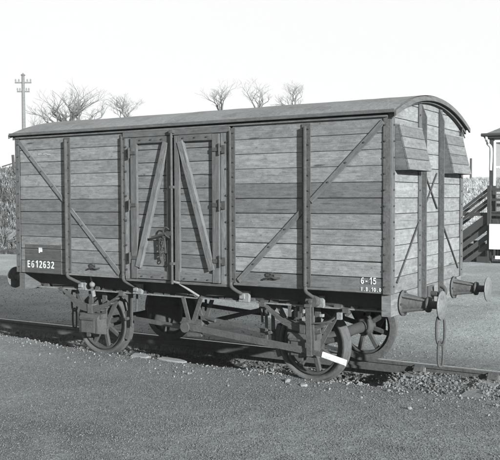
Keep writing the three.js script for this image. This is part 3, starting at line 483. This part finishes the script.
function slab(x, z, L, w, turn, label) {
  const sh = new THREE.Shape(), n = 11; for (let i = 0; i < n; i++) { const a = i / n * 6.283, r = rr(0.75, 1.1), px = Math.cos(a) * L * 0.5 * r, pz = Math.sin(a) * w * 0.5 * r; i ? sh.lineTo(px, pz) : sh.moveTo(px, pz); }
  const o = mesh('flat_stone', metreUV(new THREE.ExtrudeGeometry(sh, { depth: 0.02, bevelEnabled: true, bevelSize: 0.006, bevelThickness: 0.006, bevelSegments: 1 }).rotateX(-Math.PI / 2)), wood(0.19)); o.position.set(x, groundY(x, z) - 0.002, z); o.rotation.set(0.10, turn, rr(-0.05, 0.05)); tag(o, label, 'stone', 'flat stones by the rail');
}
slab(-0.93, 0.75, 0.34, 0.14, -0.15, 'pale flat stone on the yard edge beside the left wheel');
slab(-0.42, 0.74, 0.46, 0.13, 0.05, 'long pale flat stone on the yard edge below the brake rod');
slab(1.62, 1.08, 0.07, 0.05, 0.4, 'small pale stone lying in front of the right wheel');
// ---------------------------------------------------------------- wooden steps and signal box behind the van's right end
{
  const t = 26.0, O = spot(489.5, t), ux = V(1, 0, 0), uz = V(0, 0, 1);          // ux to the right, uz towards the yard
  const y0 = groundY(O.x, O.z) - 0.02, W = (a, b, c) => V(O.x + ux.x * a + uz.x * c, y0 + b, O.z + ux.z * a + uz.z * c);
  const st = thing('wooden_steps', 'dark timber steps with sloping handrails rising to the signal box', 'steps');
  const LH = 1.58, RUN = 2.05, slope = LH / RUN, at = (a, c, up) => W(-a, LH - a * slope + up, c);
  for (const c of [0, -0.62]) {
    mesh('stringer', barG(at(0, c, -0.05), at(RUN + 0.1, c, 0.02), 0.24, 0.05, uz), M.creosote, st);
    for (const up of [0.84, 0.50]) mesh('handrail', barG(at(-0.05, c, up), at(RUN, c, up), 0.085, 0.06, uz), M.creosote, st);
    for (const a of [0, RUN - 0.05]) mesh('post', barG(at(a, c + 0.05, a ? -0.1 : -LH), at(a, c + 0.05, 0.93), 0.11, 0.11, uz), M.creosote, st);
    mesh('post', barG(W(0.98, 0, c + 0.05), W(0.98, 2.5, c + 0.05), 0.11, 0.11, uz), M.creosote, st);
    for (const y of [2.38, 2.05]) mesh('guard_rail', barG(W(0.05, y, c), W(0.93, y, c), 0.08, 0.05, uz), M.creosote, st);
    mesh('landing_beam', barG(W(-1.0, LH + 0.0, c - 0.06), W(1.6, LH + 0.0, c - 0.06), 0.10, 0.07, uz), M.creosote, st);
  }
  for (let k = 0; k < 8; k++) { const p = at(RUN * (k + 0.4) / 8, -0.31, 0.05); const g = board(0.56, 0.20, 0.035).rotateX(-Math.PI / 2).rotateY(Math.PI / 2); g.applyMatrix4(new THREE.Matrix4().makeBasis(ux, V(0, 1, 0), uz)); mesh('tread', g.translate(p.x, p.y, p.z), M.creosoteB, st); }
  for (let k = 0; k < 4; k++) mesh('deck_board', barG(W(0.15 + k * 0.24, LH + 0.08, -0.66), W(0.15 + k * 0.24, LH + 0.08, 0.02), 0.22, 0.035, V(0, 1, 0)), M.creosoteB, st);
  // sloped boards closing the underside, and the post and rails behind
  for (let k = 0; k < 9; k++) { const a = 0.10 + k * 0.20, h = Math.min(0.62 + 0.05 * (k % 3), LH - a * slope - 0.3); if (h > 0.12) mesh('skirt_board', barG(W(-a, 0, -0.3), W(-a, h, -0.3), 0.19, 0.025, uz), k % 3 ? M.creosote : M.creosoteB, st); }
  for (let k = 0; k < 3; k++) mesh('diagonal_strut', barG(at(0.05, -0.02, -0.36 - k * 0.30), at(1.5 - 0.35 * k, -0.02, -0.36 - k * 0.30), 0.15, 0.05, uz), M.creosoteB, st);
  for (let k = 0; k < 7; k++) mesh('skirt_board', barG(W(0.12 + k * 0.2, 0, -0.2), W(0.12 + k * 0.2, LH - 0.1, -0.2), 0.19, 0.025, uz), k % 2 ? M.creosote : M.creosoteB, st);
  const sg = thing('white_board', 'blank white notice board fixed to the dark landing beside the steps', 'notice board');
  mesh('panel', barG(W(0.05, 0.88, 0.20), W(1.25, 0.88, 0.20), 0.80, 0.03, uz), M.whiteWood, sg);
  for (const a of [0.2, 1.1]) mesh('batten', barG(W(a, 0.2, 0.165), W(a, 1.3, 0.165), 0.06, 0.03, uz), M.creosote, sg);
  mesh('lower_strip', barG(W(0.24, 0.22, 0.20), W(1.25, 0.22, 0.20), 0.10, 0.025, uz), M.whiteWood, sg);
  // signal box
  const bx = thing('signal_box', 'boarded signal box with hipped slate roof and pale gutter pipe', 'building');
  const a0 = -0.25, a1 = 4.6, c0 = -0.95, c1 = -5.0, HE = 4.22;
  mesh('corner_post', barG(W(a0 + 0.05, 0, c0), W(a0 + 0.05, HE - 0.05, c0), 0.12, 0.12, uz), M.creosote, bx);
  mesh('corner_post', barG(W(a1, 0, c0), W(a1, HE - 0.05, c0), 0.12, 0.12, uz), M.creosote, bx);
  for (let k = 0; k < 12; k++) { mesh('wall_board', barG(W(a0 + 0.11, 0.09 + k * 0.18, c0), W(a1 - 0.06, 0.09 + k * 0.18, c0), 0.176, 0.03, uz), M.boxWall, bx); mesh('wall_board', barG(W(a0 + 0.05, 0.09 + k * 0.18, c0 - 0.06), W(a0 + 0.05, 0.09 + k * 0.18, c1), 0.176, 0.03, ux), M.boxWall, bx); }
  const wnd = (p, q, f) => { const w = part('window', bx), d = q.clone().sub(p), up = V(0, 1.75, 0); mesh('frame', [barG(p, q, 0.09, 0.06, f), barG(p.clone().add(up), q.clone().add(up), 0.09, 0.06, f), ...[0, 0.333, 0.667, 1].map((u) => barG(p.clone().addScaledVector(d, u), p.clone().addScaledVector(d, u).add(up), 0.06, 0.055, f)), barG(p.clone().setY(p.y + 0.9), q.clone().setY(p.y + 0.9), 0.035, 0.04, f)], M.whiteWood, w); const g = barG(p.clone().add(V(0, 0.875, 0)), q.clone().add(V(0, 0.875, 0)), 1.7, 0.008, f); mesh('pane', g, M.glass, w); };
  wnd(W(a0 + 0.15, 2.24, c0), W(a1 - 0.1, 2.24, c0), uz); wnd(W(a0 + 0.05, 2.24, c0 - 0.1), W(a0 + 0.05, 2.24, c1 + 0.1), ux);
  mesh('eaves_wall', [barG(W(a0 + 0.11, 4.1, c0), W(a1 - 0.06, 4.1, c0), 0.2, 0.03, uz), barG(W(a0 + 0.05, 4.1, c0 - 0.06), W(a0 + 0.05, 4.1, c1), 0.2, 0.03, ux), barG(W(a0, 2.1, c1), W(a1, 2.1, c1), 4.2, 0.03, uz), barG(W(a1, 2.1, c0 - 0.06), W(a1, 2.1, c1 + 0.05), 4.2, 0.03, ux)], M.boxWall, bx);
  { // hipped roof
    const o = 0.15, A = W(a0 - o, HE, c0 + o), B = W(a1 + o, HE, c0 + o), C = W(a1 + o, HE, c1 - o), D = W(a0 - o, HE, c1 - o), m = (c0 + c1) / 2, E1 = W(a0 + 2.0, HE + 1.15, m), E2 = W(a1 - 2.0, HE + 1.15, m), P = [];
    const tri = (...v) => v.forEach((q) => P.push(q.x, q.y, q.z)); tri(A, B, E2); tri(A, E2, E1); tri(B, C, E2); tri(C, D, E1); tri(C, E1, E2); tri(D, A, E1);
    const g = new THREE.BufferGeometry(); g.setAttribute('position', new THREE.Float32BufferAttribute(P, 3)); g.computeVertexNormals(); const rf = mesh('roof', metreUV(g), M.slate, bx);
    const dn = (v, y = -0.075) => v.clone().setY(v.y + y);
    mesh('fascia', [barG(dn(A), dn(B), 0.13, 0.035, uz), barG(dn(A), dn(D), 0.13, 0.035, ux), barG(dn(B), dn(C), 0.13, 0.035, ux)], M.creosoteB, rf);
    mesh('soffit', [barG(W(a0 - o / 2, HE - 0.03, c0 + o), W(a0 - o / 2, HE - 0.03, c1 - o), o, 0.02, V(0, 1, 0)), barG(W(a0, HE - 0.032, c0 + o / 2), W(a1 + o, HE - 0.032, c0 + o / 2), o, 0.02, V(0, 1, 0))], M.boxWall, rf);
    mesh('gutter', [rodG(W(a0 - o - 0.09, HE - 0.03, c0 + o + 0.06), W(a1 + o, HE - 0.03, c0 + o + 0.06), 0.055), rodG(W(a0 - o - 0.06, HE - 0.03, c0 + o + 0.05), W(a0 - o - 0.06, HE - 0.03, c1 - o), 0.055)], M.creosote, rf);
    mesh('gutter_pipe', tubeG([W(a0 - o + 0.06, HE - 0.06, c0 + o + 0.02), W(a0 - o + 0.07, HE - 0.21, c0 + o), W(a0 - o + 0.15, HE - 0.25, c0 + 0.28), W(a0 - 0.04, HE - 0.33, c0 + 0.14), W(a0 + 0.04, HE - 0.42, c0 + 0.12), W(a0 + 0.05, HE - 1.2, c0 + 0.12)], 0.05, 8, 30), mat(0.3), rf);
  }
}
// ---------------------------------------------------------------- telegraph pole
{
  const P = spot(25.3, 46), y0 = groundY(P.x, P.z) - 0.3, top = 2.06 + (199 - 75.5) / 809 * 46, t = thing('telegraph_pole', 'tall timber telegraph pole with two crossarms beyond the left end of the van', 'pole', [P.x, 0, P.z]);
  mesh('shaft', rodG(V(0, y0, 0), V(0, top, 0), 0.13, 0.085, 12), M.pole, t); mesh('cap', flat(new THREE.ConeGeometry(0.14, 0.14, 8)).translate(0, top + 0.06, 0), M.pole, t);
  const d = V(0.8528, 0, -0.5222);
  for (const [dy, w] of [[-0.42, 0.92], [-0.92, 0.70]]) {
    const a = mesh('crossarm', barG(d.clone().multiplyScalar(-w / 2).add(V(0, top + dy, 0)), d.clone().multiplyScalar(w / 2).add(V(0, top + dy, 0)), 0.075, 0.075, V(0, 1, 0)), M.pole, t);
    for (const u of [-0.46, -0.26, 0.26, 0.46]) { const p = d.clone().multiplyScalar(u * w); mesh('insulator', [rodG(V(p.x, top + dy, p.z), V(p.x, top + dy + 0.1, p.z), 0.015), rodG(V(p.x, top + dy + 0.08, p.z), V(p.x, top + dy + 0.2, p.z), 0.045, 0.03, 8)], M.porcelain, a); }
  }
}
// ---------------------------------------------------------------- bare winter trees
function limb(out, a, b, r0, r1, n) { const d = b.clone().sub(a); if (d.lengthSq() < 1e-8) return; const z = d.clone().normalize(), x = Math.abs(z.y) < 0.9 ? V(0, 1, 0).cross(z).normalize() : V(1, 0, 0).cross(z).normalize(), y = z.clone().cross(x); const A = [], B = []; for (let i = 0; i < n; i++) { const t = i / n * 6.2832, c = Math.cos(t), s = Math.sin(t); const o = x.clone().multiplyScalar(c).addScaledVector(y, s); A.push(a.clone().addScaledVector(o, r0)); B.push(b.clone().addScaledVector(o, r1)); } for (let i = 0; i < n; i++) { const j = (i + 1) % n; for (const q of [A[i], A[j], B[j], A[i], B[j], B[i]]) out.push(q.x, q.y, q.z); } }
const fromPos = (P) => { const g = new THREE.BufferGeometry(); g.setAttribute('position', new THREE.Float32BufferAttribute(P, 3)); g.computeVertexNormals(); g.setAttribute('uv', new THREE.Float32BufferAttribute(new Float32Array(P.length / 3 * 2), 2)); return g; };
function bareTree(px, depth, topPx, label, opt = {}) {
  const p = spot(px, depth), y0 = groundY(p.x, p.z) - 0.1, h = 2.06 + (198.8 - topPx) / 809 * depth - y0, t = thing('bare_tree', label, 'tree', [p.x, y0, p.z], 'leafless trees behind the van');
  const S = [], T = [], C = [], maxL = opt.levels ?? 6, spread = opt.spread ?? 0.72, r = opt.r ?? 0.2, th = h * (opt.trunk ?? 0.55), ch = h - th;
  const grow = (a, dir, len, rad0, lev) => {
    let q = a.clone(), d = dir.clone(), rad = rad0;
    for (let i = 0; i < 3; i++) {
      d.add(V(rr(-1, 1), rr(-0.6, 0.7), rr(-1, 1)).multiplyScalar(0.3)).normalize();
      const e = q.clone().addScaledVector(d, len / 3), r2 = rad * (i === 2 ? 0.8 : 0.9); limb(lev < 2 ? T : C, q, e, rad, r2, lev < 2 ? 7 : lev < 4 ? 5 : 3); q = e; rad = r2;
      if (lev < maxL && rnd() < (opt.dense ?? 0.55)) { const s = d.clone().add(V(rr(-1, 1), rr(-0.25, 0.75), rr(-1, 1)).multiplyScalar(0.95)).normalize(); grow(q, s, len * rr(0.5, 0.75), Math.max(0.007, rad * rr(0.42, 0.6)), lev + 1); }
    }
    if (lev < maxL) for (let k = 0; k < 2; k++) { const an = rr(0, 6.28), s = d.clone().add(V(Math.cos(an) * spread, rr(0, 0.3), Math.sin(an) * spread)).normalize(); grow(q, s, len * rr(0.62, 0.82), Math.max(0.007, rad * 0.7), lev + 1); }
  };
  const n = opt.stems ?? 4; for (let k = 0; k < n; k++) { const an = k / n * 6.28 + rr(0, 0.8); grow(V(0, 0, 0), V(Math.cos(an) * spread * rr(0.3, 1), rr(0.7, 1.3), Math.sin(an) * spread * rr(0.3, 1)).normalize(), ch * rr(0.32, 0.5), r * 0.5, 1); }
  let my = 0, mx = 0; for (let i = 0; i < C.length; i += 3) { my = Math.max(my, C[i + 1]); mx = Math.max(mx, Math.hypot(C[i], C[i + 2])); }
  const ky = ch / my, kx = opt.half / mx; for (const Q of [T, C]) for (let i = 0; i < Q.length; i += 3) { Q[i] *= kx; Q[i + 1] = th - 0.05 + Math.max(-0.3 * ch, Q[i + 1] * ky); Q[i + 2] *= kx; }
  limb(S, V(0, 0, 0), V(0.1, th * 0.5, 0), r * 1.5, r * 1.1, 9); limb(S, V(0.1, th * 0.5, 0), V(0, th, 0), r * 1.1, r * 0.8, 9);
  mesh('trunk', fromPos(S), M.bark, t); mesh('limbs', fromPos(T), M.bark, t); mesh('crown', fromPos(C), M.twig, t);
}
bareTree(76, 62, 78, 'largest bare tree with spreading branches, right of the telegraph pole', { stems: 8, trunk: 0.4, half: 4.3, r: 0.46, dense: 0.5, levels: 5, spread: 0.85 });
bareTree(37, 66, 108, 'low bare bush-like tree behind the telegraph pole', { stems: 5, levels: 4, r: 0.12, half: 1.9, trunk: 0.45 });
bareTree(125, 70, 93, 'small bare tree just right of the largest one', { stems: 4, levels: 5, r: 0.16, half: 2.3, trunk: 0.62 });
bareTree(222, 88, 78, 'leftmost of three faint bare trees above the van roof', { stems: 4, levels: 5, r: 0.24, half: 3.2, trunk: 0.66, dense: 0.5, spread: 0.85 });
bareTree(258, 88, 78, 'middle of three faint bare trees above the van roof', { stems: 4, levels: 5, r: 0.24, half: 3.4, trunk: 0.66, dense: 0.5, spread: 0.85 });
bareTree(295, 90, 81, 'rightmost of three faint bare trees above the van roof', { stems: 4, levels: 5, r: 0.24, half: 3.2, trunk: 0.66, dense: 0.5, spread: 0.85 });
// ---------------------------------------------------------------- rough grass, brambles and posts on the bank
function tufts(name, n, m, place, label, hgt) {
  const P = []; for (let k = 0; k < 9; k++) { const a = rr(0, 6.28), l = rr(0.5, 1), lean = rr(0.2, 0.8), w = 0.05, c = Math.cos(a), s = Math.sin(a); let q = V(rr(-0.2, 0.2), 0, rr(-0.2, 0.2)); for (let i = 0; i < 3; i++) { const e = q.clone().add(V(c * lean * (i + 0.3) * 0.22, l * 0.34 * (1 - i * 0.2), s * lean * (i + 0.3) * 0.22)), w0 = w * (1 - i / 3), w1 = w * (1 - (i + 1) / 3); const A = [q.x - s * w0, q.y, q.z + c * w0], B = [q.x + s * w0, q.y, q.z - c * w0], D = [e.x - s * w1, e.y, e.z + c * w1], E = [e.x + s * w1, e.y, e.z - c * w1]; P.push(...A, ...B, ...E, ...A, ...E, ...D); q = e; } }
  const o = new THREE.InstancedMesh(fromPos(P), m, n), q = new THREE.Matrix4(), c = new THREE.Color(); for (let i = 0; i < n; i++) { const [x, z, k] = place(); q.makeRotationY(rr(0, 6.28)).scale(V(hgt * k, hgt * k * rr(0.6, 1.1), hgt * k)).setPosition(x, groundY(x, z) - 0.03, z); o.setMatrixAt(i, q); const v = rr(0.35, 1.1); o.setColorAt(i, c.setRGB(v, v, v)); }
  o.name = numbered(name); o.castShadow = o.receiveShadow = true; scene.add(tag(o, label, null, null, 'stuff'));
}
const inView = (px0, px1, t0, t1) => () => { const p = spot(rr(px0, px1), rr(t0, t1)); return [p.x, p.z, rr(0.6, 1.3)]; };
tufts('rough_grass', 7000, M.grass, inView(-60, 60, 33, 47), 'pale dry grass covering the bank left of the van', 0.5);
tufts('brambles', 700, M.grassDark, inView(-40, 30, 33, 44), 'dark bramble clumps on the bank left of the van', 0.7);
tufts('field_grass', 16000, M.grassHazed, inView(420, 560, 47, 92), 'rough grass on the slope beyond the steps, haze put into its pale colour', 0.36);  // grass colour lightened to carry the distant haze
tufts('verge_grass', 900, M.grassDark, () => { const p = spot(rr(-60, 24), rr(31, 33.5)); return [p.x, p.z, rr(0.4, 0.8)]; }, 'short dark grass along the foot of the left bank', 0.4);
{ const p = spot(3, 33.2), b = thing('dark_bush', 'small dark leafless bush at the foot of the left bank', 'bush', [p.x, groundY(p.x, p.z) - 0.05, p.z]), T = []; for (let k = 0; k < 170; k++) { const a = rr(0, 6.28), r = rr(0.1, 0.9), e = V(Math.cos(a) * r * 0.8, rr(0.3, 0.95), Math.sin(a) * r * 0.8), m = e.clone().multiplyScalar(0.5).add(V(rr(-0.1, 0.1), 0.12, rr(-0.1, 0.1))); limb(T, V(0, 0, 0), m, 0.02, 0.014, 3); limb(T, m, e, 0.014, 0.006, 3); } mesh('twigs', fromPos(T), M.twig, b); }
function fencePost(px, depth, h, w, label, lean = 0) { const p = spot(px, depth), y = groundY(p.x, p.z) - 0.2, o = mesh('fence_post', barG(V(0, 0, 0), V(lean, h + 0.2, 0), w, w, V(0, 0, 1), w * 0.2), M.creosoteB); o.position.set(p.x, y, p.z); tag(o, label, 'post', 'fence posts on the banks'); }
fencePost(470.5, 84, 2.2, 0.2, 'thin fence post on the slope just right of the van');
fencePost(492.3, 80, 2.0, 0.24, 'fence post on the slope behind the top of the steps');
fencePost(15.3, 43, 1.0, 0.13, 'dark fence post at the top of the left bank against the van', -0.1);
{ const a = spot(3, 43), b = spot(18, 43), y = groundY(a.x, a.z) + 0.85, r = mesh('fence_rail', barG(V(a.x, y - 0.45, a.z), V(b.x, groundY(b.x, b.z) + 0.62, b.z), 0.06, 0.04, V(0.52, 0, 0.85)), M.creosoteB); tag(r, 'weathered fence rail along the top of the left bank', 'rail'); }

renderer.render(scene, camera);
